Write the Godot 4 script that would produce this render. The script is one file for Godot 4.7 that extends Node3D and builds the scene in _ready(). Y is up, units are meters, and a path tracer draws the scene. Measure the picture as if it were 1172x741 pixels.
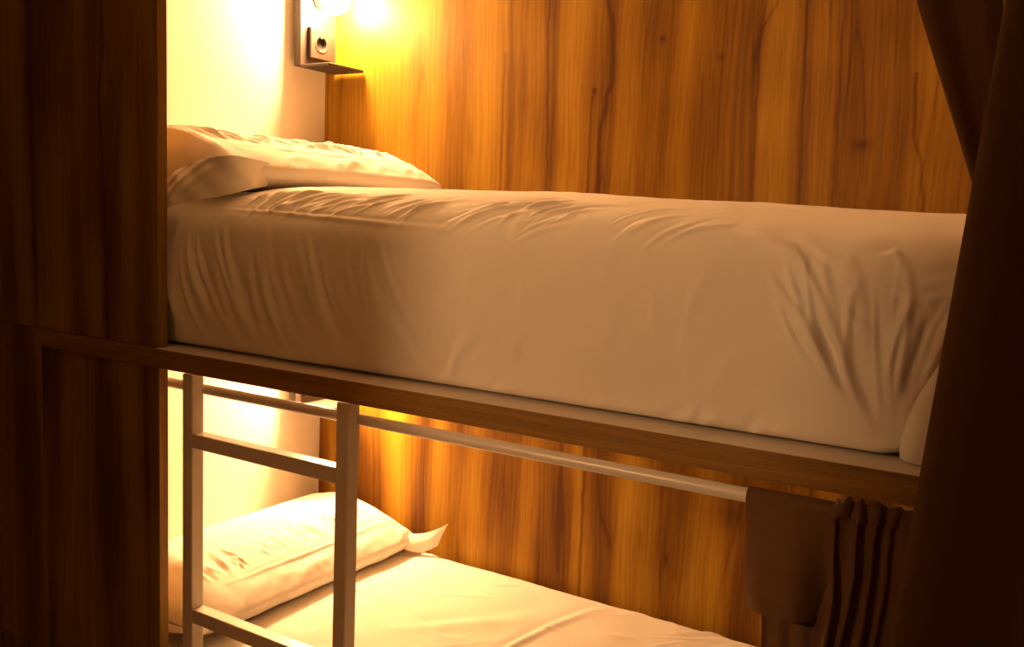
extends Node3D
# A two-level bunk in a dormitory: wood-lined berths, white bedding, a warm wall lamp in each berth.
# x runs along the bed from the head wall, y is up, z = 0 is the front of the bunk, metres.

const DEPTH := 0.89        # the wooden back wall stands at z = -DEPTH
const PERIOD := 1.01       # height from one berth to the next
const DECK := 1.06         # underside of the upper deck
const AISLE := 1.9         # front of the bunk across the aisle

var M := {}
var rng := RandomNumberGenerator.new()


func _ready() -> void:
	rng.seed = 7
	# ---- camera
	var cam := Camera3D.new()
	cam.name = "camera"
	cam.basis = Basis.from_euler(Vector3(-0.1113, 0.5618, 0.0398))
	cam.position = Vector3(2.0653, 1.4063, 1.2575)
	cam.fov = rad_to_deg(2.0 * atan(370.5 / 1060.0))
	cam.near = 0.02
	add_child(cam)
	cam.current = true
	# ---- environment
	var we := WorldEnvironment.new()
	we.name = "environment"
	var env := Environment.new()
	env.background_mode = Environment.BG_COLOR
	env.background_color = Color(0.02, 0.014, 0.008)
	env.tonemap_mode = Environment.TONE_MAPPER_LINEAR
	env.tonemap_exposure = 1.0
	env.sdfgi_enabled = true
	env.ssao_enabled = true
	env.ssil_enabled = true
	we.environment = env
	add_child(we)

	make_materials()
	build_room()
	build_bunk()
	wall_lamp("wall_lamp", Vector3(0, 1.83, -0.811), 1.0, 1.6, "bronze wall lamp with socket and ledge lighting the upper bunk")
	wall_lamp("wall_lamp_001", Vector3(0, 1.83 - PERIOD, -0.811), 1.0, 1.6, "bronze wall lamp with ledge under the deck, lighting the lower bunk")
	wall_lamp("wall_lamp_002", Vector3(0, 1.83, AISLE + 0.811), -1.0, 3.4, "bronze wall lamp in the bunk across the aisle")
	build_upper_bed()
	build_lower_bed()
	build_ladder()
	build_curtains()


# ------------------------------------------------------------------ materials

func srgb(r: float, g: float, b: float) -> Color:
	return Color(r / 255.0, g / 255.0, b / 255.0)


func plain(c: Color, rough: float, metal := 0.0) -> StandardMaterial3D:
	var m := StandardMaterial3D.new()
	m.albedo_color = c
	m.roughness = rough
	m.metallic = metal
	return m


func textured(img: Image, rough: float) -> StandardMaterial3D:
	var m := StandardMaterial3D.new()
	img.generate_mipmaps()
	m.albedo_texture = ImageTexture.create_from_image(img)
	m.roughness = rough
	m.texture_filter = BaseMaterial3D.TEXTURE_FILTER_LINEAR_WITH_MIPMAPS_ANISOTROPIC
	return m


func make_materials() -> void:
	M.wood = textured(wood_image(1400, 1160, 2.1, 1.75, 0.35, 11, true, srgb(84, 50, 9), srgb(136, 97, 20), srgb(178, 140, 40)), 0.42)
	M.wood.metallic_specular = 0.3
	M.wood.roughness = 0.5
	M.panel = textured(wood_image(512, 768, 0.9, 1.35, 0.0, 29, false, srgb(78, 46, 8), srgb(124, 89, 18), srgb(164, 130, 36)), 0.5)
	M.edge = textured(edge_image(1024, 128, 2.0, 0.12, 5), 0.5)
	M.plaster = textured(plaster_image(), 0.9)
	M.sheet = plain(srgb(236, 231, 222), 0.85)
	M.sheet.backlight = Color(0.12, 0.11, 0.10)
	M.deck = plain(srgb(214, 206, 196), 0.55)
	M.paint = plain(srgb(226, 219, 208), 0.3)
	M.bronze = plain(srgb(54, 43, 36), 0.6)
	M.dark = plain(srgb(9, 9, 9), 0.7)
	M.steel = plain(srgb(200, 195, 188), 0.3, 0.9)
	M.cloth = textured(cloth_image(), 0.9)
	M.floor = plain(srgb(158, 138, 116), 0.6)
	M.glow = plain(srgb(255, 240, 214), 0.4)
	M.glow.emission_enabled = true
	M.glow.emission = srgb(255, 222, 170)
	M.glow.emission_energy_multiplier = 4.0


# Vertical-grained wood laminate: broad bands, fine fibres, dark lines and a few knots the grain flows around.
func wood_image(w: int, h: int, mx: float, my: float, y0: float, sd: int, banded: bool, c0: Color, c1: Color, c2: Color) -> Image:
	var n := FastNoiseLite.new()
	n.seed = sd
	n.noise_type = FastNoiseLite.TYPE_SIMPLEX_SMOOTH
	n.fractal_type = FastNoiseLite.FRACTAL_NONE
	n.frequency = 1.0
	var tx := PackedFloat32Array([-0.1, 0.05, 0.17, 0.3, 0.44, 0.475, 0.52, 0.56, 0.61, 0.655, 0.669, 0.69, 0.75, 0.79, 0.80, 0.84, 0.885, 0.93, 0.975, 1.0, 1.04, 1.08, 1.13, 1.18, 1.23, 1.3, 1.355, 1.38, 1.42, 1.445, 1.47, 1.50, 1.55, 1.565, 1.62, 1.68, 1.71, 1.78, 1.85, 2.2])
	var tv := PackedFloat32Array([0.55, 0.55, 0.62, 0.68, 0.68, 0.52, 0.48, 0.70, 0.74, 0.66, 0.30, 0.50, 0.46, 0.44, 0.24, 0.70, 0.62, 0.50, 0.30, 0.62, 0.64, 0.42, 0.40, 0.66, 0.44, 0.34, 0.40, 0.74, 0.70, 0.42, 0.30, 0.58, 0.52, 0.26, 0.30, 0.36, 0.60, 0.56, 0.42, 0.5])
	# knots [x, y, strength, half width, half height]; lines [strength, width, points top to bottom]
	var knots := [[0.934, 1.741, 1.0, 0.006, 0.009], [1.115, 1.86, 0.8, 0.008, 0.008], [1.266, 1.808, 0.5, 0.01, 0.01], [0.16, 1.56, 0.6, 0.008, 0.02], [1.60, 1.60, 0.6, 0.02, 0.012], [0.891, 0.60, 0.8, 0.005, 0.04], [1.205, 0.56, 0.8, 0.005, 0.02], [1.13, 0.60, 0.5, 0.004, 0.035], [1.36, 0.72, 0.5, 0.03, 0.05], [0.55, 1.62, 0.3, 0.012, 0.05]]
	var lines := [[0.42, 0.006, [Vector2(0.955, 2.1), Vector2(0.963, 1.965), Vector2(0.977, 1.892), Vector2(0.984, 1.775), Vector2(0.970, 1.717), Vector2(0.957, 1.643), Vector2(0.958, 1.486), Vector2(0.96, 0.3)]],
		[0.24, 0.003, [Vector2(0.930, 1.73), Vector2(0.927, 1.686), Vector2(0.927, 1.486), Vector2(0.93, 1.1)]],
		[0.22, 0.004, [Vector2(1.405, 2.1), Vector2(1.392, 1.927), Vector2(1.358, 1.852), Vector2(1.360, 1.694), Vector2(1.363, 1.493), Vector2(1.36, 1.1)]],
		[0.30, 0.004, [Vector2(1.535, 2.1), Vector2(1.545, 1.688), Vector2(1.548, 1.497), Vector2(1.55, 0.3)]],
		[0.26, 0.004, [Vector2(1.70, 1.75), Vector2(1.705, 1.629), Vector2(1.725, 1.555), Vector2(1.734, 1.481), Vector2(1.73, 1.3)]],
		[0.24, 0.003, [Vector2(0.657, 1.855), Vector2(0.657, 1.481), Vector2(0.66, 1.2)]],
		[0.26, 0.004, [Vector2(0.787, 2.1), Vector2(0.804, 1.484), Vector2(0.80, 0.9)]],
		[0.22, 0.003, [Vector2(1.461, 1.95), Vector2(1.473, 1.495), Vector2(1.47, 1.2)]],
		[0.22, 0.004, [Vector2(0.885, 0.95), Vector2(0.888, 0.72), Vector2(0.892, 0.45)]]]
	if not banded:
		knots = [[0.51, 1.02, 0.7, 0.005, 0.007], [0.8, 0.4, 0.5, 0.006, 0.02], [0.2, 0.65, 0.4, 0.006, 0.03]]
		lines = [[0.5, 0.004, [Vector2(0.48, 1.35), Vector2(0.482, 1.1), Vector2(0.470, 1.0), Vector2(0.478, 0.85), Vector2(0.49, 0.6), Vector2(0.50, 0.0)]], [0.25, 0.006, [Vector2(0.2, 1.3), Vector2(0.22, 0.0)]]]
	var img := Image.create(w, h, false, Image.FORMAT_RGB8)
	for j in h:
		var y := y0 + my * (1.0 - (j + 0.5) / h)
		var xs := PackedFloat32Array()
		for l in lines:
			var pts: Array = l[2]
			var xl := -9.0
			for q in pts.size() - 1:
				if y <= pts[q].y and y >= pts[q + 1].y:
					var f := smoothstep(0.0, 1.0, (pts[q].y - y) / (pts[q].y - pts[q + 1].y))
					xl = lerpf(pts[q].x, pts[q + 1].x, f) + 0.002 * n.get_noise_2d(l[0] * 40.0, y * 14.0)
			xs.append(xl)
		for i in w:
			var x := mx * (i + 0.5) / w
			var wx := x + 0.014 * n.get_noise_2d(x * 1.6, y * 1.1) + 0.004 * n.get_noise_2d(x * 7.0 + 30.0, y * 2.6)
			var dark := 0.0
			for k in knots:
				var dx: float = (x - k[0]) / 0.035
				var dy: float = (y - k[1]) / 0.13
				var r2 := dx * dx + dy * dy
				if r2 < 5.0:
					wx += -0.016 * k[2] * dx * exp(-r2 * 0.9)
					var ex: float = (x - k[0]) / k[3]
					var ey: float = (y - k[1]) / k[4]
					dark += 0.5 * k[2] * exp(-ex * ex - ey * ey) + 0.08 * k[2] * exp(-r2 * 1.6)
			for q in xs.size():
				var e := x - xs[q]
				if absf(e) < 0.05:
					var lw: float = lines[q][1]
					dark += lines[q][0] * (exp(-e * e / (lw * lw)) + 0.35 * exp(-absf(e) / (lw * 3.0)))
			var band := 0.5 + 0.42 * n.get_noise_2d(wx * 9.0, y * 0.55 + 7.0)
			if banded:
				var b := 0.0
				var hi := tx.bsearch(wx)
				hi = clampi(hi, 1, tx.size() - 1)
				var f := (wx - tx[hi - 1]) / (tx[hi] - tx[hi - 1])
				b = lerpf(tv[hi - 1], tv[hi], smoothstep(0.0, 1.0, f))
				band = lerpf(band, b, smoothstep(0.95, 1.3, y) * 0.80)
			var fine := n.get_noise_2d(wx * 75.0, y * 1.2 + 50.0)
			var fibre := n.get_noise_2d(x * 420.0, y * 9.0)
			var ln := 1.0 - absf(n.get_noise_2d(wx * 9.0 + 80.0, y * 0.4))
			var ln2 := 1.0 - absf(n.get_noise_2d(wx * 26.0 + 10.0, y * 0.7))
			var streak := n.get_noise_2d(x * 150.0 + 20.0, y * 6.0)
			var t := 0.05 + 1.15 * (band - 0.5) + 0.5 + 0.10 * fine + 0.07 * fibre + 0.06 * streak - 0.22 * pow(ln, 34.0) - 0.07 * pow(ln2, 10.0) - dark + 0.10 * n.get_noise_2d(x * 5.0 + 9.0, y * 3.5)
			t = clampf(t, 0.0, 1.0)
			img.set_pixel(i, j, c0.lerp(c1, t * 2.0) if t < 0.5 else c1.lerp(c2, t * 2.0 - 1.0))
	return img


# Straight horizontal grain for the deck's edge band.
func edge_image(w: int, h: int, mx: float, my: float, sd: int) -> Image:
	var n := FastNoiseLite.new()
	n.seed = sd
	n.noise_type = FastNoiseLite.TYPE_SIMPLEX_SMOOTH
	n.fractal_type = FastNoiseLite.FRACTAL_NONE
	n.frequency = 1.0
	var img := Image.create(w, h, false, Image.FORMAT_RGB8)
	var c0 := srgb(108, 76, 20)
	var c2 := srgb(158, 118, 40)
	for j in h:
		for i in w:
			var x := mx * i / w
			var y := my * j / h
			var t := 0.55 + 0.25 * n.get_noise_2d(x * 1.2, y * 60.0) + 0.25 * n.get_noise_2d(x * 5.0, y * 300.0) + 0.15 * n.get_noise_2d(x * 22.0, y * 700.0)
			img.set_pixel(i, j, c0.lerp(c2, clampf(t, 0.0, 1.0)))
	return img


func plaster_image() -> Image:
	var n := FastNoiseLite.new()
	n.seed = 3
	n.frequency = 0.02
	var img := Image.create(256, 256, false, Image.FORMAT_RGB8)
	for j in 256:
		for i in 256:
			var t := 0.5 + 0.5 * n.get_noise_2d(i, j)
			img.set_pixel(i, j, srgb(226, 219, 205).lerp(srgb(232, 226, 213), t))
	return img


func cloth_image() -> Image:
	var n := FastNoiseLite.new()
	n.seed = 4
	n.frequency = 0.05
	var img := Image.create(256, 256, false, Image.FORMAT_RGB8)
	for j in 256:
		for i in 256:
			var t := 0.5 + 0.3 * n.get_noise_2d(i, j) + 0.2 * (float((i + j) % 2) - 0.5)
			img.set_pixel(i, j, srgb(92, 63, 34).lerp(srgb(106, 74, 40), clampf(t, 0.0, 1.0)))
	return img


# ------------------------------------------------------------------ nodes

func put(called: String, mesh: Mesh, mat: Material, parent: Node = self) -> MeshInstance3D:
	var o := MeshInstance3D.new()
	o.name = called
	o.mesh = mesh
	o.material_override = mat
	o.cast_shadow = GeometryInstance3D.SHADOW_CASTING_SETTING_ON
	parent.add_child(o, true)
	return o


func thing(called: String, label: String, category: String, at: Vector3, group := "") -> Node3D:
	var o := Node3D.new()
	o.name = called
	o.position = at
	add_child(o)
	o.set_meta("label", label)
	o.set_meta("category", category)
	if group:
		o.set_meta("group", group)
	return o


func structure(called: String, mesh: Mesh, mat: Material, label: String, category: String) -> MeshInstance3D:
	var o := put(called, mesh, mat)
	o.set_meta("kind", "structure")
	o.set_meta("label", label)
	o.set_meta("category", category)
	return o


# ------------------------------------------------------------------ shapes

func face(st: SurfaceTool, pts: Array, uvs: Array, outward: Vector3) -> void:
	var n: Vector3 = (pts[1] - pts[0]).cross(pts[2] - pts[0])
	var order := [0, 1, 2] if n.dot(outward) < 0.0 else [0, 2, 1]
	if pts.size() == 4:
		order += [0, 2, 3] if n.dot(outward) < 0.0 else [0, 3, 2]
	n = n.normalized() * (1.0 if n.dot(outward) > 0.0 else -1.0)
	for k in order:
		st.set_normal(n)
		st.set_uv(uvs[k])
		st.add_vertex(pts[k])


# A box from a to b with chamfered edges; texture coordinates in metres over `tile`, grain upright or lengthwise.
func add_box(st: SurfaceTool, a: Vector3, b: Vector3, bevel: float, tile := Vector2.ONE, off := Vector2.ZERO) -> void:
	var c := (a + b) * 0.5
	var h := (b - a).abs() * 0.5
	var uv := func(p: Vector3, ax: int) -> Vector2:
		var q := Vector2(p.x, p.y)
		if ax == 0:
			q = Vector2(p.z, p.y)
		elif ax == 1:
			q = Vector2(p.x, p.z)
		return Vector2((q.x - off.x) / tile.x, 1.0 - (q.y - off.y) / tile.y)
	var V := func(s: Vector3, ax: int) -> Vector3:
		var p := Vector3(s.x * (h.x - bevel), s.y * (h.y - bevel), s.z * (h.z - bevel))
		p[ax] = s[ax] * h[ax]
		return c + p
	for ax in 3:
		var u := (ax + 1) % 3
		var w := (ax + 2) % 3
		for s in [-1.0, 1.0]:
			var pts := []
			var uvs := []
			for q in [[-1, -1], [1, -1], [1, 1], [-1, 1]]:
				var sg := Vector3.ZERO
				sg[ax] = s
				sg[u] = q[0]
				sg[w] = q[1]
				pts.append(V.call(sg, ax))
				uvs.append(uv.call(pts[-1], ax))
			var o := Vector3.ZERO
			o[ax] = s
			face(st, pts, uvs, o)
			# the chamfer between this face and the next axis' face
			for s2 in [-1.0, 1.0]:
				var e := []
				var euv := []
				for q in [[-1.0, ax], [1.0, ax], [1.0, u], [-1.0, u]]:
					var sg := Vector3.ZERO
					sg[ax] = s
					sg[u] = s2
					sg[w] = q[0]
					e.append(V.call(sg, q[1]))
					euv.append(uv.call(e[-1], ax))
				var oo := Vector3.ZERO
				oo[ax] = s
				oo[u] = s2
				face(st, e, euv, oo)
	for sx in [-1.0, 1.0]:
		for sy in [-1.0, 1.0]:
			for sz in [-1.0, 1.0]:
				var sg := Vector3(sx, sy, sz)
				var t := [V.call(sg, 0), V.call(sg, 1), V.call(sg, 2)]
				face(st, t, [uv.call(t[0], 0), uv.call(t[1], 0), uv.call(t[2], 0)], sg)


func box(a: Vector3, b: Vector3, bevel := 0.002, tile := Vector2.ONE, off := Vector2.ZERO) -> ArrayMesh:
	var st := SurfaceTool.new()
	st.begin(Mesh.PRIMITIVE_TRIANGLES)
	add_box(st, a, b, bevel, tile, off)
	return st.commit()


# A profile of (radius, height) pairs turned about an axis from p along d.
func lathe(p: Vector3, d: Vector3, prof: Array, n := 28) -> ArrayMesh:
	d = d.normalized()
	var e := d.cross(Vector3.UP if absf(d.y) < 0.9 else Vector3.RIGHT).normalized()
	var f := d.cross(e)
	var pos := PackedVector3Array()
	for i in prof.size():
		for j in n + 1:
			var a := TAU * j / n
			pos.append(p + d * prof[i][1] + (e * cos(a) + f * sin(a)) * prof[i][0])
	var outn := PackedVector3Array()
	for i in prof.size():
		for j in n + 1:
			var k0 := maxi(i - 1, 0)
			var k1 := mini(i + 1, prof.size() - 1)
			var dr: float = prof[k1][0] - prof[k0][0]
			var dh: float = prof[k1][1] - prof[k0][1]
			var a := TAU * j / n
			outn.append(((e * cos(a) + f * sin(a)) * dh - d * dr).normalized())
	return from_grid(pos, prof.size(), n + 1, outn)


# Rows x columns of points as a smooth surface; the normals say which side is the front.
func from_grid(pos: PackedVector3Array, rows: int, cols: int, nor: PackedVector3Array, extra := []) -> ArrayMesh:
	var uv := PackedVector2Array()
	uv.resize(pos.size())
	for i in rows:
		for j in cols:
			uv[i * cols + j] = Vector2(float(j) / (cols - 1), float(i) / (rows - 1))
	var idx := PackedInt32Array()
	idx.resize((rows - 1) * (cols - 1) * 6)
	var k := 0
	var vote := 0.0
	for i in range(0, rows - 1, maxi(1, rows / 24)):
		for j in range(0, cols - 1, maxi(1, cols / 41)):
			var m := i * cols + j
			vote += signf((pos[m + 1] - pos[m]).cross(pos[m + cols] - pos[m]).dot(nor[m] + nor[m + cols] + nor[m + 1]))
	var flip := vote > 0.0
	for i in rows - 1:
		for j in cols - 1:
			var a := i * cols + j
			var b := a + 1
			var c := a + cols
			var d := c + 1
			if flip:
				var t := b
				b = c
				c = t
			idx[k] = a
			idx[k + 1] = b
			idx[k + 2] = d
			idx[k + 3] = a
			idx[k + 4] = d
			idx[k + 5] = c
			k += 6
	var arr := []
	arr.resize(Mesh.ARRAY_MAX)
	arr[Mesh.ARRAY_VERTEX] = pos
	arr[Mesh.ARRAY_NORMAL] = nor
	arr[Mesh.ARRAY_TEX_UV] = uv
	arr[Mesh.ARRAY_INDEX] = idx
	var mesh := ArrayMesh.new()
	mesh.add_surface_from_arrays(Mesh.PRIMITIVE_TRIANGLES, arr)
	return mesh


func grid_normals(pos: PackedVector3Array, rows: int, cols: int, sgn: float) -> PackedVector3Array:
	var nor := PackedVector3Array()
	nor.resize(pos.size())
	for i in rows:
		var up := mini(i + 1, rows - 1) * cols
		var dn := maxi(i - 1, 0) * cols
		for j in cols:
			var r := mini(j + 1, cols - 1)
			var l := maxi(j - 1, 0)
			var n := (pos[i * cols + r] - pos[i * cols + l]).cross(pos[up + j] - pos[dn + j])
			nor[i * cols + j] = n.normalized() * sgn
	return nor


# Cloth: f(u, v) with u, v in 0..1 gives the middle surface; it gets a thickness and closed rims.
func cloth(f: Callable, rows: int, cols: int, thick: float) -> ArrayMesh:
	var pos := PackedVector3Array()
	for i in rows:
		for j in cols:
			pos.append(f.call(float(j) / (cols - 1), float(i) / (rows - 1)))
	var nor := grid_normals(pos, rows, cols, 1.0)
	# once round: front, far rim, back, near rim as one closed band of rows
	var ring := PackedVector3Array()
	var cc := cols * 2 + 1
	for i in rows:
		for j in cols:
			ring.append(pos[i * cols + j] + nor[i * cols + j] * thick * 0.5)
		for j in cols:
			var k := i * cols + cols - 1 - j
			ring.append(pos[k] - nor[k] * thick * 0.5)
		ring.append(pos[i * cols] + nor[i * cols] * thick * 0.5)
	# close the top and bottom by a row that meets in the middle
	var all := PackedVector3Array()
	for e in 1:
		for j in cc:
			all.append(pos[(j if j < cols else (2 * cols - 1 - j if j < 2 * cols else 0))])
	all.append_array(ring)
	for j in cc:
		all.append(pos[(rows - 1) * cols + (j if j < cols else (2 * cols - 1 - j if j < 2 * cols else 0))])
	var nn := PackedVector3Array()
	for i in rows + 2:
		var q := clampi(i - 1, 0, rows - 1)
		for j in cc:
			if j < cols:
				nn.append(nor[q * cols + j])
			elif j < 2 * cols:
				nn.append(-nor[q * cols + 2 * cols - 1 - j])
			else:
				nn.append(nor[q * cols])
	return from_grid(all, rows + 2, cc, nn)


# ------------------------------------------------------------------ cloth creases

# Height field over (u, v) in metres; creases are strokes added one by one.
class Field:
	var nu: int
	var nv: int
	var du: float
	var dv: float
	var h: PackedFloat32Array

	func _init(_nu: int, _nv: int, lu: float, lv: float) -> void:
		nu = _nu
		nv = _nv
		du = lu / (nu - 1)
		dv = lv / (nv - 1)
		h.resize(nu * nv)

	func stroke(a: Vector2, b: Vector2, bend: float, w: float, amp: float) -> void:
		var d := b - a
		var L := d.length()
		var t := d / L
		var n := Vector2(-t.y, t.x)
		var pad := w * 3.5 + absf(bend) * L
		var i0 := clampi(int((minf(a.x, b.x) - pad) / du), 0, nu - 1)
		var i1 := clampi(int((maxf(a.x, b.x) + pad) / du) + 1, 0, nu - 1)
		var j0 := clampi(int((minf(a.y, b.y) - pad) / dv), 0, nv - 1)
		var j1 := clampi(int((maxf(a.y, b.y) + pad) / dv) + 1, 0, nv - 1)
		for j in range(j0, j1 + 1):
			for i in range(i0, i1 + 1):
				var p := Vector2(i * du, j * dv) - a
				var s := p.dot(t) / L
				if s <= 0.0 or s >= 1.0:
					continue
				var e := p.dot(n) - bend * L * 4.0 * s * (1.0 - s)
				var ww := w * (0.6 + 0.8 * s)
				if absf(e) > ww * 3.5:
					continue
				var q := e / ww
				h[j * nu + i] += amp * sin(PI * s) * (exp(-q * q) - 0.45 * exp(-(q - 1.5) * (q - 1.5)))

	func at(i: int, j: int) -> float:
		return h[j * nu + i]


func rail(pts: Array) -> Curve3D:
	var c := Curve3D.new()
	for i in pts.size():
		var t: Vector3 = (pts[mini(i + 1, pts.size() - 1)] - pts[maxi(i - 1, 0)]) / 6.0
		c.add_point(pts[i], -t, t)
	c.bake_interval = 0.003
	return c


func resample(pts: Array, n: int) -> Array:
	var c := Curve2D.new()
	for i in pts.size():
		var p: Vector2 = pts[i]
		var a: Vector2 = pts[maxi(i - 1, 0)]
		var b: Vector2 = pts[mini(i + 1, pts.size() - 1)]
		var tan := (b - a) / 6.0
		var lo := p.distance_to(a) / 3.0
		var hi := p.distance_to(b) / 3.0
		var dir := tan.normalized()
		c.add_point(p, -dir * lo, dir * hi)
	c.bake_interval = 0.002
	var L := c.get_baked_length()
	var out := []
	for k in n:
		out.append(c.sample_baked(L * k / (n - 1), true))
	return [out, L]


# A mattress under a tight sheet: `prof` is its section (z, y) from the foot of the front side over the top to the back.
func mattress_mesh(prof: Array, x0: float, x1: float, nu: int, nv: int, fld: Callable, crown: Callable) -> ArrayMesh:
	var rs := resample(prof, nv)
	var line: Array = rs[0]
	var L: float = rs[1]
	var F := Field.new(nu, nv, x1 - x0, L)
	fld.call(F, L)
	var n := FastNoiseLite.new()
	n.seed = 21
	n.frequency = 1.0
	var pos := PackedVector3Array()
	pos.resize(nu * nv)
	for j in nv:
		var p: Vector2 = line[j]
		var tg: Vector2 = (line[mini(j + 1, nv - 1)] - line[maxi(j - 1, 0)]).normalized()
		var nz := tg.y          # outward of the section: front and up
		var ny := -tg.x
		var v := L * j / (nv - 1)
		for i in nu:
			var u := (x1 - x0) * i / (nu - 1)
			var x := x0 + u
			var endr := minf(u, x1 - x0 - u) / 0.05
			var round_in := 0.0
			if endr < 1.0:
				round_in = 0.05 * (1.0 - sqrt(maxf(0.0, 1.0 - (1.0 - endr) * (1.0 - endr))))
			var d := F.at(i, j) + 0.004 * n.get_noise_2d(x * 2.5, v * 3.0) + 0.0012 * n.get_noise_2d(x * 11.0, v * 9.0) - round_in
			d = (d * smoothstep(0.022, 0.055, v) + crown.call(x, v) * smoothstep(0.0, 0.03, v)) * smoothstep(L, L - 0.12, v)
			pos[j * nu + i] = Vector3(x, p.y + ny * d, p.x + nz * d)
			if i == 0 or i == nu - 1:               # close the ends
				pos[j * nu + i] = Vector3(x, 0.15, -0.46)
	for i in nu:                                     # and the underside
		pos.append(pos[i])
	nv += 1
	var nor := grid_normals(pos, nv, nu, 1.0)
	var mid := (nv / 2) * nu + nu / 2
	if nor[mid].y < 0.0:
		for k in nor.size():
			nor[k] = -nor[k]
	return from_grid(pos, nv, nu, nor)


# A pillow: a closed section (x, y) carried along z and pinched to a flat hem at each end.
func pillow_mesh(prof: Array, z0: float, z1: float, nu: int, nv: int, pinch0: float, pinch1: float, fld: Callable) -> ArrayMesh:
	var rs := resample(prof, nv)
	var line: Array = rs[0]
	var L: float = rs[1]
	var W := absf(z1 - z0)
	var F := Field.new(nu, nv, W, L)
	fld.call(F, L)
	var n := FastNoiseLite.new()
	n.seed = 77
	n.frequency = 1.0
	var pos := PackedVector3Array()
	pos.resize(nu * nv)
	for j in nv:
		var p: Vector2 = line[j]
		var tg: Vector2 = (line[(j + 1) % nv if j < nv - 1 else 1] - line[j - 1 if j > 0 else nv - 2]).normalized()
		var nr := Vector2(tg.y, -tg.x)
		for i in nu:
			var u := W * i / (nu - 1)
			var s := 1.0
			var a := u / pinch0
			var b := (W - u) / pinch1
			if a < 1.0:
				s = sqrt(maxf(0.0, 1.0 - pow(1.0 - a, 2.2)))
			if b < 1.0:
				s = minf(s, sqrt(maxf(0.0, 1.0 - pow(1.0 - b, 2.2))))
			s = maxf(s, 0.03) if i > 0 and i < nu - 1 else 0.0
			var d := (F.at(i, j) + 0.004 * n.get_noise_2d(u * 6.0, p.x * 9.0) * minf(1.0, float(j) / 10.0) * minf(1.0, float(nv - 1 - j) / 10.0)) * s
			var q := p + nr * d
			var y := 0.02 + (q.y - 0.02) * s
			var x := 0.23 + (q.x - 0.23) * (0.93 + 0.07 * s)
			pos[j * nu + i] = Vector3(x, y, z0 + (z1 - z0) * i / (nu - 1))
	var nor := grid_normals(pos, nv, nu, 1.0)
	for i in nu:                                  # the seam where the section closes
		var a := (nor[i] + nor[(nv - 1) * nu + i]).normalized()
		nor[i] = a
		nor[(nv - 1) * nu + i] = a
	# the highest row tells which way is out
	var top := 0
	for j in nv:
		if pos[j * nu + nu / 2].y > pos[top * nu + nu / 2].y:
			top = j
	if nor[top * nu + nu / 2].y < 0.0:
		for k in nor.size():
			nor[k] = -nor[k]
	return from_grid(pos, nv, nu, nor)


# ------------------------------------------------------------------ the room

func build_room() -> void:
	var T := Vector2(2.1, 1.75)
	var O := Vector2(0, 0.35)
	structure("floor", box(Vector3(-2.6, -0.1, -1.05), Vector3(3.3, 0, 2.95), 0.002), M.floor, "dark floor of the dormitory aisle", "floor")
	structure("ceiling", box(Vector3(-2.6, 2.45, -1.05), Vector3(3.3, 2.55, 2.95), 0.002), M.plaster, "white plaster ceiling above the bunks", "ceiling")
	structure("wall_back", box(Vector3(-0.1, 0, -DEPTH - 0.1), Vector3(2.13, 2.45, -DEPTH), 0.001, T, O), M.wood, "orange-brown wood-grain wall along the long side of both berths", "wall")
	structure("wall_head", box(Vector3(-0.1, 0, -DEPTH), Vector3(0, 2.45, -0.03), 0.001), M.plaster, "white wall at the head of both berths, behind the lamps", "wall")
	structure("wall_foot", box(Vector3(2.03, 0, -DEPTH), Vector3(2.13, 2.45, 0.0), 0.001, T, O), M.wood, "wood-grain wall at the foot of the bunk", "wall")
	structure("wall_left", box(Vector3(-2.7, 0, -1.05), Vector3(-2.6, 2.45, 2.95), 0.002), M.plaster, "plain wall at the end of the aisle", "wall")
	structure("wall_right", box(Vector3(3.3, 0, -1.05), Vector3(3.4, 2.45, 2.95), 0.002), M.plaster, "plain wall past the bunks", "wall")
	structure("wall_front", box(Vector3(2.13, 0, -0.1), Vector3(3.3, 2.45, 0.0), 0.001, T, O), M.wood, "wood-grain wall beside the foot of the bunk", "wall")
	structure("wall_front_left", box(Vector3(-2.6, 0, -0.1), Vector3(-0.8, 2.45, 0.0), 0.001, T, O), M.wood, "wood-grain wall beyond the head-end panels", "wall")
	# the bunk across the aisle, from which a lamp shines out past its own panel and curtain
	structure("wall_far", box(Vector3(-2.6, 0, AISLE + DEPTH), Vector3(3.3, 2.45, AISLE + DEPTH + 0.1), 0.001, T, O), M.wood, "wood-grain wall of the bunk across the aisle", "wall")
	structure("wall_far_head", box(Vector3(-0.1, 0, AISLE + 0.03), Vector3(0, 2.45, AISLE + DEPTH), 0.001), M.plaster, "white head wall of the bunk across the aisle", "wall")
	structure("wall_far_front", box(Vector3(-2.6, 0, AISLE), Vector3(0.372, 2.45, AISLE + 0.022), 0.001, T, O), M.wood, "wood-grain front panel of the bunk across the aisle", "wall")
	structure("wall_far_side", box(Vector3(2.03, 0, AISLE), Vector3(2.13, 2.45, AISLE + DEPTH), 0.001, T, O), M.wood, "wood-grain foot wall of the bunk across the aisle", "wall")


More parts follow.
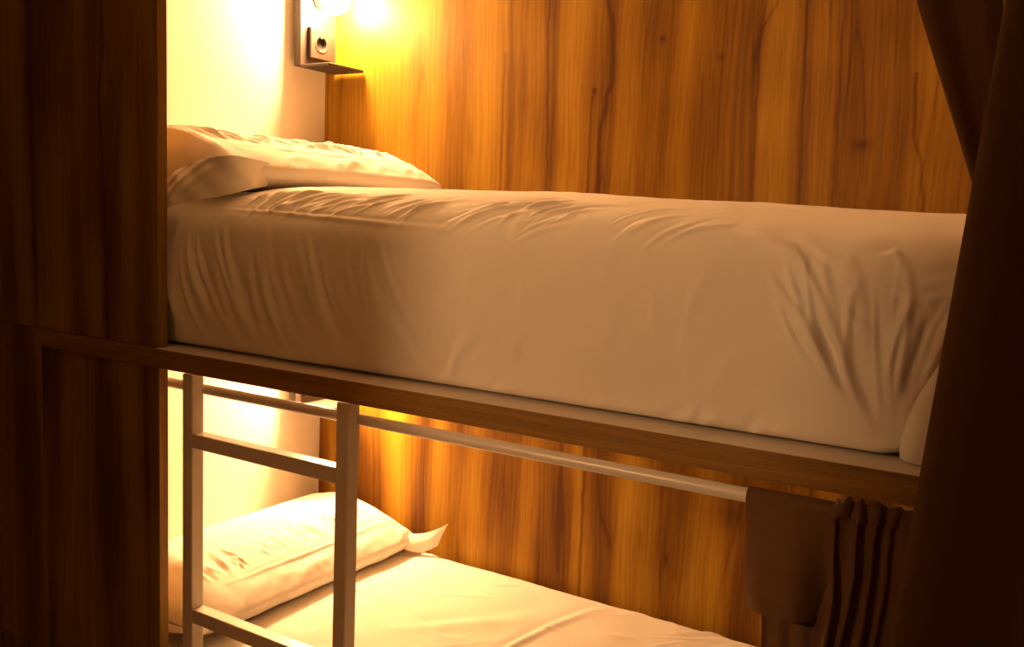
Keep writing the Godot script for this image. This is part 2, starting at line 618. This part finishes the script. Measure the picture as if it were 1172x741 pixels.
func build_bunk() -> void:
	var P := Vector2(0.9, 1.35)
	# front panels beside the head end
	var up := thing("wood_panel", "dark wood-grain front panel hiding the head end of the upper berth", "panel", Vector3(0, DECK + 0.042, -0.02))
	put("board", box(Vector3(-0.192, 0, -0.012), Vector3(0.372, 1.348, 0.012), 0.0015, P, Vector2(-0.3, -0.45)), M.panel, up)
	var side := thing("wood_panel_001", "narrow dark wood-grain panel left of the upper head-end panel", "panel", Vector3(0, DECK + 0.042, -0.026))
	put("board", box(Vector3(-0.8, 0, -0.012), Vector3(-0.195, 1.348, 0.012), 0.0015, P, Vector2(-0.9, 0.1)), M.panel, side)
	var lo := thing("wood_panel_002", "dark wood-grain front panel hiding the head end of the lower berth", "panel", Vector3(0, 0, -0.02))
	put("board", box(Vector3(-0.055, 0, -0.012), Vector3(0.374, DECK, 0.012), 0.0015, P, Vector2(0.12, 0.2)), M.panel, lo)
	var post := thing("wood_panel_003", "dark wood panel left of the lower head-end panel, under the deck's end", "panel", Vector3(0, 0, -0.012))
	put("board", box(Vector3(-0.8, 0, -0.012), Vector3(-0.0565, DECK + 0.0415, 0.012), 0.0015, P, Vector2(-0.2, 0.3)), M.panel, post)
	# decks
	for k in 2:
		var y := DECK - PERIOD * k
		var d := thing("bunk_deck" if k == 0 else "bunk_deck_001", "upper bunk deck with pale top and wood-grain front edge" if k == 0 else "lower bunk deck near the floor under the second mattress", "bunk", Vector3(0, y, 0))
		var front := 0.0 if k == 0 else -0.046          # the lower deck stands back behind the ladder
		put("deck_board", box(Vector3(0.001, 0.002, -DEPTH + 0.001), Vector3(2.029, 0.042, front - 0.022), 0.001), M.deck, d)
		put("edge_band", box(Vector3(-0.055 if k == 0 else 0.001, 0, front - 0.022), Vector3(2.029, 0.0415, front), 0.0015, Vector2(2.0, 0.12), Vector2(0, 0)), M.edge, d)
		put("lip", box(Vector3(0.3725, 0.0415, front - 0.022), Vector3(2.029, 0.0425, front - 0.0005), 0.0003), M.deck, d)
	var od := thing("bunk_deck_002", "upper deck of the bunk across the aisle", "bunk", Vector3(0, DECK, AISLE))
	put("deck_board", box(Vector3(0.001, 0.002, 0.024), Vector3(2.029, 0.042, DEPTH - 0.001), 0.001), M.deck, od)
	# curtain rod under the upper deck
	var rod := thing("curtain_rod", "thin white curtain rod running under the upper deck", "rod", Vector3(0.0, DECK - 0.040, -0.048))
	put("rod", lathe(Vector3(0.001, 0, 0), Vector3.RIGHT, [[0.0, 0.0], [0.0105, 0.0], [0.0108, 0.001], [0.0108, 2.027], [0.0105, 2.028], [0.0, 2.028]], 24), M.paint, rod)


# ------------------------------------------------------------------ lamps

func wall_lamp(called: String, at: Vector3, sz: float, power: float, label: String) -> void:
	var t := thing(called, label, "lamp", at, "")
	var B := func(a: Vector3, b: Vector3, bev: float) -> ArrayMesh:
		return box(Vector3(a.x, a.y, minf(a.z * sz, b.z * sz)), Vector3(b.x, b.y, maxf(a.z * sz, b.z * sz)), bev)
	put("wall_mount", B.call(Vector3(0.0, 0.03, -0.05), Vector3(0.018, 0.28, 0.05), 0.002), M.bronze, t)
	put("back_plate", B.call(Vector3(0.018, 0.0, -0.074), Vector3(0.044, 0.31, 0.074), 0.002), M.bronze, t)
	put("ledge", B.call(Vector3(0.044, -0.006, -0.074), Vector3(0.159, 0.003, 0.074), 0.0015), M.bronze, t)
	var c := Vector3(0.058, 0.07, 0.001 * sz)
	var s := put("socket_plate", socket_plate(c, 0.044, 0.0205, 0.0132), M.bronze, t)
	put("socket_rim", lathe(c, Vector3.RIGHT, [[0.0262, -0.0005], [0.0260, 0.0010], [0.0245, 0.0016], [0.0215, 0.0014], [0.0205, 0.0002]], 36), M.bronze, s)
	put("socket_well", lathe(c, Vector3.RIGHT, [[0.0204, 0.0004], [0.0200, -0.0125], [0.0, -0.0126]], 32), M.dark, s)
	for e in [-1.0, 1.0]:
		put("earth_clip", box(c + Vector3(-0.006, e * 0.0192 - 0.0015, -0.004), c + Vector3(0.0025, e * 0.0192 + 0.0015, 0.004), 0.0005), M.steel, s)
	# holder and opal globe
	put("lamp_holder", lathe(Vector3(0.044, 0.2, 0), Vector3.RIGHT, [[0.0, -0.002], [0.026, 0.0], [0.026, 0.006], [0.017, 0.012], [0.016, 0.022], [0.0, 0.024]], 24), M.bronze, t)
	var g := SphereMesh.new()
	g.radius = 0.046
	g.height = 0.092
	g.radial_segments = 40
	g.rings = 20
	var b := put("globe_bulb", g, M.glow, t)
	b.position = Vector3(0.108, 0.197, 0)
	var l := OmniLight3D.new()
	l.name = "bulb_light"
	l.light_color = Color(1.0, 0.535, 0.225).linear_to_srgb()
	l.light_energy = power
	l.light_size = 0.046
	l.omni_range = 8.0
	l.omni_attenuation = 2.0
	l.shadow_enabled = true
	t.add_child(l)
	l.position = b.position


# A square cover with a round hole: front, rounded-off outer sides and the wall of the hole.
func socket_plate(c: Vector3, half: float, hole: float, deep: float) -> ArrayMesh:
	var st := SurfaceTool.new()
	st.begin(Mesh.PRIMITIVE_TRIANGLES)
	var n := 40
	var sq := func(a: float, h: float) -> Vector3:
		var d := Vector2(cos(a), sin(a))
		d *= h / maxf(absf(d.x), absf(d.y))
		return Vector3(0, d.y, d.x)
	var uv := [Vector2.ZERO, Vector2.RIGHT, Vector2.ONE, Vector2.DOWN]
	for k in n:
		var a0 := TAU * (k + 0.0) / n
		var a1 := TAU * (k + 1.0) / n
		var i0 := c + Vector3(0, sin(a0), cos(a0)) * hole
		var i1 := c + Vector3(0, sin(a1), cos(a1)) * hole
		var f0: Vector3 = c + sq.call(a0, half - 0.0025)
		var f1: Vector3 = c + sq.call(a1, half - 0.0025)
		var e0: Vector3 = c + sq.call(a0, half) + Vector3(-0.0025, 0, 0)
		var e1: Vector3 = c + sq.call(a1, half) + Vector3(-0.0025, 0, 0)
		var g0 := Vector3(c.x - deep, e0.y, e0.z)
		var g1 := Vector3(c.x - deep, e1.y, e1.z)
		var out := (e0 + e1) * 0.5 - c
		out.x = 0.0
		face(st, [i0, i1, f1, f0], uv, Vector3.RIGHT)
		face(st, [f0, f1, e1, e0], uv, out.normalized() + Vector3.RIGHT)
		face(st, [e0, e1, g1, g0], uv, out)
	return st.commit()


# ------------------------------------------------------------------ beds

func build_upper_bed() -> void:
	var y := DECK + 0.0425
	var prof := [Vector2(-0.10, 0.004), Vector2(-0.070, 0.006), Vector2(-0.057, 0.022), Vector2(-0.050, 0.08), Vector2(-0.047, 0.16), Vector2(-0.049, 0.225), Vector2(-0.060, 0.272), Vector2(-0.088, 0.307), Vector2(-0.135, 0.330), Vector2(-0.22, 0.350), Vector2(-0.34, 0.362), Vector2(-0.50, 0.364), Vector2(-0.68, 0.352), Vector2(-0.80, 0.33), Vector2(-0.85, 0.30), Vector2(-0.872, 0.25), Vector2(-0.876, 0.10)]
	var t := thing("mattress", "thick mattress under a tight white sheet on the upper deck", "mattress", Vector3(0, y, 0))
	var crease := func(F: Field, L: float) -> void:
		rng.seed = 101
		# drape folds down the front near the head
		for k in 30:
			var u := rng.randf_range(0.33, 0.98)
			var v0 := rng.randf_range(0.24, 0.31)
			var v1 := rng.randf_range(0.03, 0.12)
			F.stroke(Vector2(u, v0), Vector2(u + rng.randf_range(0.04, 0.13), v1), rng.randf_range(-0.10, -0.02), rng.randf_range(0.007, 0.015), rng.randf_range(0.004, 0.0085) * lerpf(1.0, 0.5, clampf((u - 0.5) / 0.45, 0.0, 1.0)))
		# diagonal pulls over the rounded shoulder
		for k in 44:
			var u := rng.randf_range(0.42, 1.25)
			var v := rng.randf_range(0.30, 0.38)
			F.stroke(Vector2(u, v), Vector2(u + rng.randf_range(0.05, 0.13), v + rng.randf_range(0.07, 0.14)), rng.randf_range(-0.05, 0.10), rng.randf_range(0.005, 0.010), rng.randf_range(0.002, 0.0045))
		for k in 14:
			var u := rng.randf_range(1.2, 1.6)
			var v := rng.randf_range(0.29, 0.36)
			F.stroke(Vector2(u, v), Vector2(u + rng.randf_range(0.05, 0.12), v + rng.randf_range(0.05, 0.11)), 0.06, rng.randf_range(0.004, 0.008), rng.randf_range(0.0012, 0.0026))
		# hem line of the turned-down sheet
		F.stroke(Vector2(0.40, 0.347), Vector2(1.12, 0.315), 0.0, 0.005, 0.004)
		F.stroke(Vector2(0.50, 0.37), Vector2(0.75, 0.43), 0.05, 0.03, 0.014)
		# quiet middle
		for k in 18:
			var u := rng.randf_range(0.95, 1.6)
			var v := rng.randf_range(0.05, 0.26)
			F.stroke(Vector2(u, v), Vector2(u + rng.randf_range(-0.02, 0.05), v + rng.randf_range(0.06, 0.16)), rng.randf_range(-0.1, 0.1), rng.randf_range(0.006, 0.014), rng.randf_range(0.0008, 0.002))
		# fan of folds gathered towards the tucked corner
		for k in 40:
			var a := rng.randf_range(0.0, 1.0)
			var top := Vector2(lerpf(1.64, 1.97, a), rng.randf_range(0.22, 0.33))
			var foot := Vector2(lerpf(1.77, 1.875, a), rng.randf_range(0.05, 0.13))
			F.stroke(top, foot, rng.randf_range(-0.12, 0.06), rng.randf_range(0.004, 0.010), rng.randf_range(0.002, 0.0055))
		for k in 22:
			var q := Vector2(rng.randf_range(1.68, 1.9), rng.randf_range(0.24, 0.34))
			F.stroke(q, q + Vector2(rng.randf_range(0.03, 0.09), rng.randf_range(-0.09, 0.05)), rng.randf_range(-0.1, 0.1), rng.randf_range(0.005, 0.010), rng.randf_range(0.001, 0.003))
		F.stroke(Vector2(1.60, 0.34), Vector2(1.73, 0.25), 0.12, 0.012, 0.006)
		# hem scallops along the foot of the side
		for k in 26:
			var u := rng.randf_range(0.35, 1.8)
			F.stroke(Vector2(u, 0.02), Vector2(u + rng.randf_range(0.03, 0.1), 0.055), 0.0, 0.010, rng.randf_range(0.0015, 0.0035))
		F.stroke(Vector2(1.10, 0.03), Vector2(1.145, 0.13), 0.1, 0.010, 0.004)
	var crown := func(x: float, v: float) -> float:
		# the top falls off gently towards the foot; the sheet tucks in at the corner
		var d := -0.022 * smoothstep(1.0, 1.95, x) * smoothstep(0.25, 0.5, v)
		d -= 0.024 * smoothstep(0.5, 0.46, x) * smoothstep(0.43, 0.51, v)
		d -= 0.010 * exp(-pow((x - 1.862) / 0.016, 2.0)) * smoothstep(0.13, 0.0, v)
		d -= 0.016 * smoothstep(1.862, 1.885, x) * smoothstep(0.30, 0.05, v)
		return d
	put("sheet", mattress_mesh(prof, 0.012, 2.01, 640, 330, crease, crown), M.sheet, t)
	var ev := FastNoiseLite.new()
	ev.seed = 6
	ev.frequency = 1.0
	var flap := func(u: float, v: float) -> Vector3:
		# v from the foot of the side upwards; the left edge leans towards the foot end
		var yy := lerpf(0.002, 0.20, v)
		var xe := 1.860 + 0.012 * v + 0.065 * pow(v, 2.6)
		var x := lerpf(xe, 2.0, u)
		var z := -0.040 - 0.022 * pow(1.0 - minf(u * 6.0, 1.0), 2.0) - 0.016 * pow(1.0 - minf(v * 7.0, 1.0), 2.0) - 0.022 * pow(v, 3.0)
		z += 0.004 * ev.get_noise_2d(x * 9.0 - yy * 5.0, yy * 6.0)
		return Vector3(x, yy, z)
	put("tucked_corner", cloth(flap, 40, 40, 0.002), M.sheet, t)

	# pillow
	var py := 1.456
	var sec := [Vector2(0.03, 0.0), Vector2(0.12, -0.004), Vector2(0.25, -0.006), Vector2(0.38, -0.004), Vector2(0.45, 0.004), Vector2(0.483, 0.022), Vector2(0.487, 0.044), Vector2(0.474, 0.058), Vector2(0.43, 0.086), Vector2(0.36, 0.112), Vector2(0.27, 0.132), Vector2(0.18, 0.134), Vector2(0.09, 0.112), Vector2(0.03, 0.07), Vector2(0.012, 0.03), Vector2(0.03, 0.0)]
	var pt := thing("pillow", "long white pillow at the head of the upper bunk with an open drooping end", "pillow", Vector3(0, py, 0))
	var pf := func(F: Field, L: float) -> void:
		rng.seed = 202
		F.stroke(Vector2(0.03, 0.575), Vector2(0.86, 0.575), 0.0, 0.004, 0.005)
		F.stroke(Vector2(0.016, 0.52), Vector2(0.022, 0.95), 0.0, 0.004, 0.007)
		for k in 44:
			var u := rng.randf_range(0.06, 0.78)
			F.stroke(Vector2(u, rng.randf_range(0.585, 0.62)), Vector2(u - rng.randf_range(-0.02, 0.09), rng.randf_range(0.66, 0.76)), rng.randf_range(-0.1, 0.1), rng.randf_range(0.004, 0.009), rng.randf_range(0.003, 0.0075))
		for k in 10:
			var u := rng.randf_range(0.5, 0.8)
			F.stroke(Vector2(u, 0.60), Vector2(u + 0.07, rng.randf_range(0.63, 0.7)), 0.1, 0.006, 0.003)
		for k in 8:
			var u := rng.randf_range(0.1, 0.7)
			F.stroke(Vector2(u, 0.49), Vector2(u + 0.12, 0.55), 0.1, 0.015, 0.003)
	put("pillowcase", pillow_mesh(sec, -0.095, -0.882, 220, 200, 0.035, 0.11, pf), M.sheet, pt)
	# the loose end of the pillowcase: a turned hem hanging over the edge of the mattress
	var rail_a := rail([Vector3(0.474, 0.056, -0.23), Vector3(0.492, 0.060, -0.16), Vector3(0.488, 0.062, -0.092), Vector3(0.40, 0.044, -0.070), Vector3(0.285, -0.004, -0.060)])
	var rail_b := rail([Vector3(0.470, 0.004, -0.22), Vector3(0.497, -0.006, -0.15), Vector3(0.474, -0.026, -0.080), Vector3(0.41, -0.038, -0.050), Vector3(0.345, -0.056, -0.040)])
	var hem := func(u: float, v: float) -> Vector3:
		# u along the hem from the front of the pillow round its corner to the head side, v downwards
		var a := rail_a.sample_baked(u * rail_a.get_baked_length(), true)
		var b := rail_b.sample_baked(u * rail_b.get_baked_length(), true)
		var p := a.lerp(b, v)
		var fan := sin((u * 1.6 + v * 0.5 - 0.4 * v * u) * 21.0) + 0.6 * sin((u - 0.6 * v) * 37.0 + 1.0)
		p.z += 0.008 * sin(PI * v) * smoothstep(0.35, 0.7, u) + 0.0022 * fan * smoothstep(0.38, 0.55, u)
		p.x += 0.0012 * fan * smoothstep(0.15, 0.3, u)
		return p
	put("loose_hem", cloth(hem, 30, 50, 0.0016), M.sheet, pt)


func build_lower_bed() -> void:
	var y := DECK - PERIOD + 0.0425
	var prof := [Vector2(-0.10, 0.004), Vector2(-0.070, 0.006), Vector2(-0.057, 0.022), Vector2(-0.050, 0.08), Vector2(-0.047, 0.16), Vector2(-0.052, 0.225), Vector2(-0.068, 0.275), Vector2(-0.10, 0.305), Vector2(-0.16, 0.320), Vector2(-0.30, 0.333), Vector2(-0.50, 0.338), Vector2(-0.70, 0.336), Vector2(-0.82, 0.331), Vector2(-0.864, 0.322), Vector2(-0.876, 0.29), Vector2(-0.878, 0.10)]
	var t := thing("mattress_001", "mattress under a rumpled white sheet on the lower deck, behind the ladder", "mattress", Vector3(0, y, 0))
	var crease := func(F: Field, L: float) -> void:
		rng.seed = 303
		for k in 110:
			var u := rng.randf_range(0.4, 1.9)
			var v := rng.randf_range(0.35, 1.15)
			var a := rng.randf_range(-0.6, 1.2)
			var l := rng.randf_range(0.06, 0.22)
			F.stroke(Vector2(u, v), Vector2(u + cos(a) * l, v + sin(a) * l), rng.randf_range(-0.12, 0.12), rng.randf_range(0.004, 0.010), rng.randf_range(0.0010, 0.0030))
		F.stroke(Vector2(0.98, 0.40), Vector2(1.08, 1.12), 0.03, 0.012, 0.006)
		F.stroke(Vector2(0.70, 0.60), Vector2(1.0, 0.95), -0.05, 0.03, 0.005)
		F.stroke(Vector2(1.2, 0.5), Vector2(1.5, 1.1), 0.05, 0.02, 0.005)
		F.stroke(Vector2(1.25, 1.02), Vector2(1.42, 1.17), 0.05, 0.012, 0.004)
	var crown := func(x: float, v: float) -> float:
		return -0.014 * smoothstep(0.42, 0.38, x) * smoothstep(0.38, 0.48, v) + 0.012 * smoothstep(0.45, 0.62, x) * smoothstep(1.5, 0.75, x) * smoothstep(0.3, 0.5, v) * smoothstep(1.12, 1.0, v)
	put("sheet", mattress_mesh(prof, 0.012, 2.01, 420, 260, crease, crown), M.sheet, t)

	var py := 0.428
	var sec := [Vector2(0.03, 0.0), Vector2(0.12, -0.004), Vector2(0.25, -0.006), Vector2(0.35, -0.004), Vector2(0.415, 0.002), Vector2(0.442, 0.018), Vector2(0.452, 0.040), Vector2(0.444, 0.054), Vector2(0.41, 0.082), Vector2(0.35, 0.112), Vector2(0.27, 0.136), Vector2(0.18, 0.142), Vector2(0.09, 0.118), Vector2(0.03, 0.07), Vector2(0.012, 0.03), Vector2(0.03, 0.0)]
	var pt := thing("pillow_001", "plump white pillow with a pointed corner at the head of the lower bunk", "pillow", Vector3(0, py, 0))
	var pf := func(F: Field, L: float) -> void:
		rng.seed = 404
		F.stroke(Vector2(0.02, 0.525), Vector2(0.80, 0.53), 0.0, 0.004, 0.006)
		for k in 40:
			var u := rng.randf_range(0.03, 0.78)
			F.stroke(Vector2(u, rng.randf_range(0.54, 0.57)), Vector2(u - rng.randf_range(-0.03, 0.06), rng.randf_range(0.60, 0.68)), rng.randf_range(-0.12, 0.12), rng.randf_range(0.005, 0.010), rng.randf_range(0.002, 0.005))
		for k in 10:
			var u := rng.randf_range(0.1, 0.7)
			F.stroke(Vector2(u, 0.45), Vector2(u + 0.12, 0.50), 0.1, 0.015, 0.003)
	put("pillowcase", pillow_mesh(sec, -0.075, -0.862, 220, 190, 0.08, 0.13, pf), M.sheet, pt)
	# the stiff corner of the case that sticks up against the back wall
	var ear := func(u: float, v: float) -> Vector3:
		var a := Vector3(0.452, 0.022, -0.775).lerp(Vector3(0.415, 0.054, -0.81), v)
		var b := Vector3(0.505, 0.022, -0.862).lerp(Vector3(0.532, 0.090, -0.872), v)
		var p := a.lerp(b, u)
		p.y += -0.014 * sin(PI * u) + 0.006 * sin(PI * v)
		p.x += 0.012 * sin(PI * u) * sin(PI * v)
		return p
	put("case_corner", cloth(ear, 16, 24, 0.0022), M.sheet, pt)
	var tuck := func(u: float, v: float) -> Vector3:
		# hem at the open near end lying on the sheet
		var a := Vector3(0.42, 0.035, -0.11).lerp(Vector3(0.10, 0.045, -0.10), u)
		var b := Vector3(0.41, 0.000, -0.072).lerp(Vector3(0.12, 0.004, -0.065), u)
		var p := a.lerp(b, v)
		p.y += 0.006 * sin(u * 14.0) * v
		p.z += 0.008 * sin(PI * v)
		return p
	put("loose_hem", cloth(tuck, 14, 40, 0.0016), M.sheet, pt)


# ------------------------------------------------------------------ ladder

func build_ladder() -> void:
	var t := thing("ladder", "white metal ladder with square posts under the upper deck", "ladder", Vector3(0.4447, 0, -0.012))
	for x in [0.0, 0.44]:
		put("post", box(Vector3(x, 0.0, -0.032), Vector3(x + 0.0317, DECK - 0.005, 0), 0.0022), M.paint, t)
	for k in 3:
		var y := 0.929 - 0.388 * k
		put("rung", box(Vector3(0.0317, y - 0.0312, -0.0315), Vector3(0.44, y, -0.0002), 0.0018), M.paint, t)


# ------------------------------------------------------------------ curtains

func build_curtains() -> void:
	# brown curtain thrown over the rod at the foot of the lower berth
	var t := thing("curtain", "short brown curtain folded over the rod at the foot of the lower bunk", "curtain", Vector3(1.66, DECK - 0.040, -0.048))
	var flap := func(u: float, v: float) -> Vector3:
		var x := lerpf(0.004, 0.148, u)
		var p := Vector3(x, 0, 0)
		var r := 0.0135
		if v < 0.25:
			var a := lerpf(-0.4, PI * 0.5, v / 0.25)      # over the rod from the back to the front
			p.y = cos(a) * r
			p.z = sin(a) * r
		else:
			var s := (v - 0.25) / 0.75
			p.y = -0.158 * s
			p.z = r + 0.006 * s + s * (0.020 * sin(u * 5.2 + 0.2) + 0.013 * sin(u * 13.0 + 1.0) * u)
			p.x += 0.022 * s * s * (1.0 - u * 0.4) + 0.004 * sin(s * 5.0) * (1.0 - u)
		return p
	put("folded_flap", cloth(flap, 48, 60, 0.0022), M.cloth, t)
	var drop := func(u: float, v: float) -> Vector3:
		var x := lerpf(0.012, 0.335, u)
		var k := smoothstep(0.25, 0.6, u)
		var s := v
		return Vector3(x + 0.012 * sin(s * 4.0) + 0.02 * s, 0.008 - 0.62 * s, -0.0210 + (0.003 + 0.005 * k) * sin(x * 190.0 + 2.0 * s) * smoothstep(0.0, 0.1, s) - 0.004 * k)
	put("back_drop", cloth(drop, 50, 160, 0.0022), M.cloth, t)
	var wn := FastNoiseLite.new()
	wn.seed = 9
	wn.frequency = 1.0
	var pleats := func(u: float, v: float) -> Vector3:
		var x := lerpf(0.128, 0.345, u)
		var ph := x * 285.0 + 3.6 * wn.get_noise_2d(x * 16.0, v * 1.8)
		var amp := 0.0055 + 0.004 * wn.get_noise_2d(x * 22.0 + 5.0, 1.0)
		var r := 0.021
		var p := Vector3(x, 0, 0)
		if v < 0.15:
			var a := lerpf(-0.3, PI * 0.5, v / 0.15)
			p.y = cos(a) * (r + 0.5 * amp * sin(ph))
			p.z = sin(a) * (r + amp * sin(ph))
		else:
			var s := (v - 0.15) / 0.85
			p.y = -0.60 * s
			p.z = r + amp * (1.0 + 0.5 * s) * sin(ph) + 0.012 * s
			p.x += 0.006 * cos(ph) - 0.028 * s * smoothstep(0.0, 0.4, s)
		return p
	put("gathered_pleats", cloth(pleats, 70, 220, 0.0022), M.cloth, t)

	# dark curtain of the upper berth, swept aside towards the foot
	var a := thing("curtain_001", "dark curtain of the upper bunk swept slantwise to the foot", "curtain", Vector3(1.95, 1.40, -0.016))
	var sweep := func(u: float, v: float) -> Vector3:
		# v from the top rail downwards; the cloth narrows to where it is tied
		var x := lerpf(lerpf(-0.372, -0.134, u), lerpf(0.020, 0.045, u), v)
		return Vector3(x, lerpf(1.02, -0.05, v), 0.014 * sin(u * 9.0 + 0.8) * (1.0 - 0.6 * v) + 0.006 * u)
	put("cloth", cloth(sweep, 60, 60, 0.0025), M.cloth, a)

	# dark curtain hanging outside the foot end, full height
	var b := thing("curtain_002", "long dark curtain hanging outside the deck at the foot of both berths", "curtain", Vector3(1.9, 0.05, 0.1))
	var hang := func(u: float, v: float) -> Vector3:
		var yy := lerpf(2.33, 0.0, v)
		var d := u * 0.50
		var x := 0.019 + 0.0786 * (yy + 0.05 - 0.988) + d
		var z := 0.18 - 0.85 * minf(d, 0.16) - 0.2 * clampf(d - 0.16, 0.0, 0.1) + 0.010 * cos((d - 0.03) * 50.0 + 0.3 * sin(v * 3.0)) * smoothstep(0.0, 0.05, d)
		z -= 0.012 * pow(1.0 - minf(d / 0.014, 1.0), 2.0)
		return Vector3(x, yy, z)
	put("cloth", cloth(hang, 60, 160, 0.0025), M.cloth, b)

	# mostly drawn curtain of the bunk across the aisle
	var c := thing("curtain_003", "mostly drawn dark curtain of the bunk across the aisle", "curtain", Vector3(0.63, 1.11, AISLE - 0.03))
	var far := func(u: float, v: float) -> Vector3:
		return Vector3(u * 1.39, lerpf(1.33, 0.0, v), 0.018 * sin(u * 60.0))
	put("cloth", cloth(far, 12, 240, 0.003), M.cloth, c)
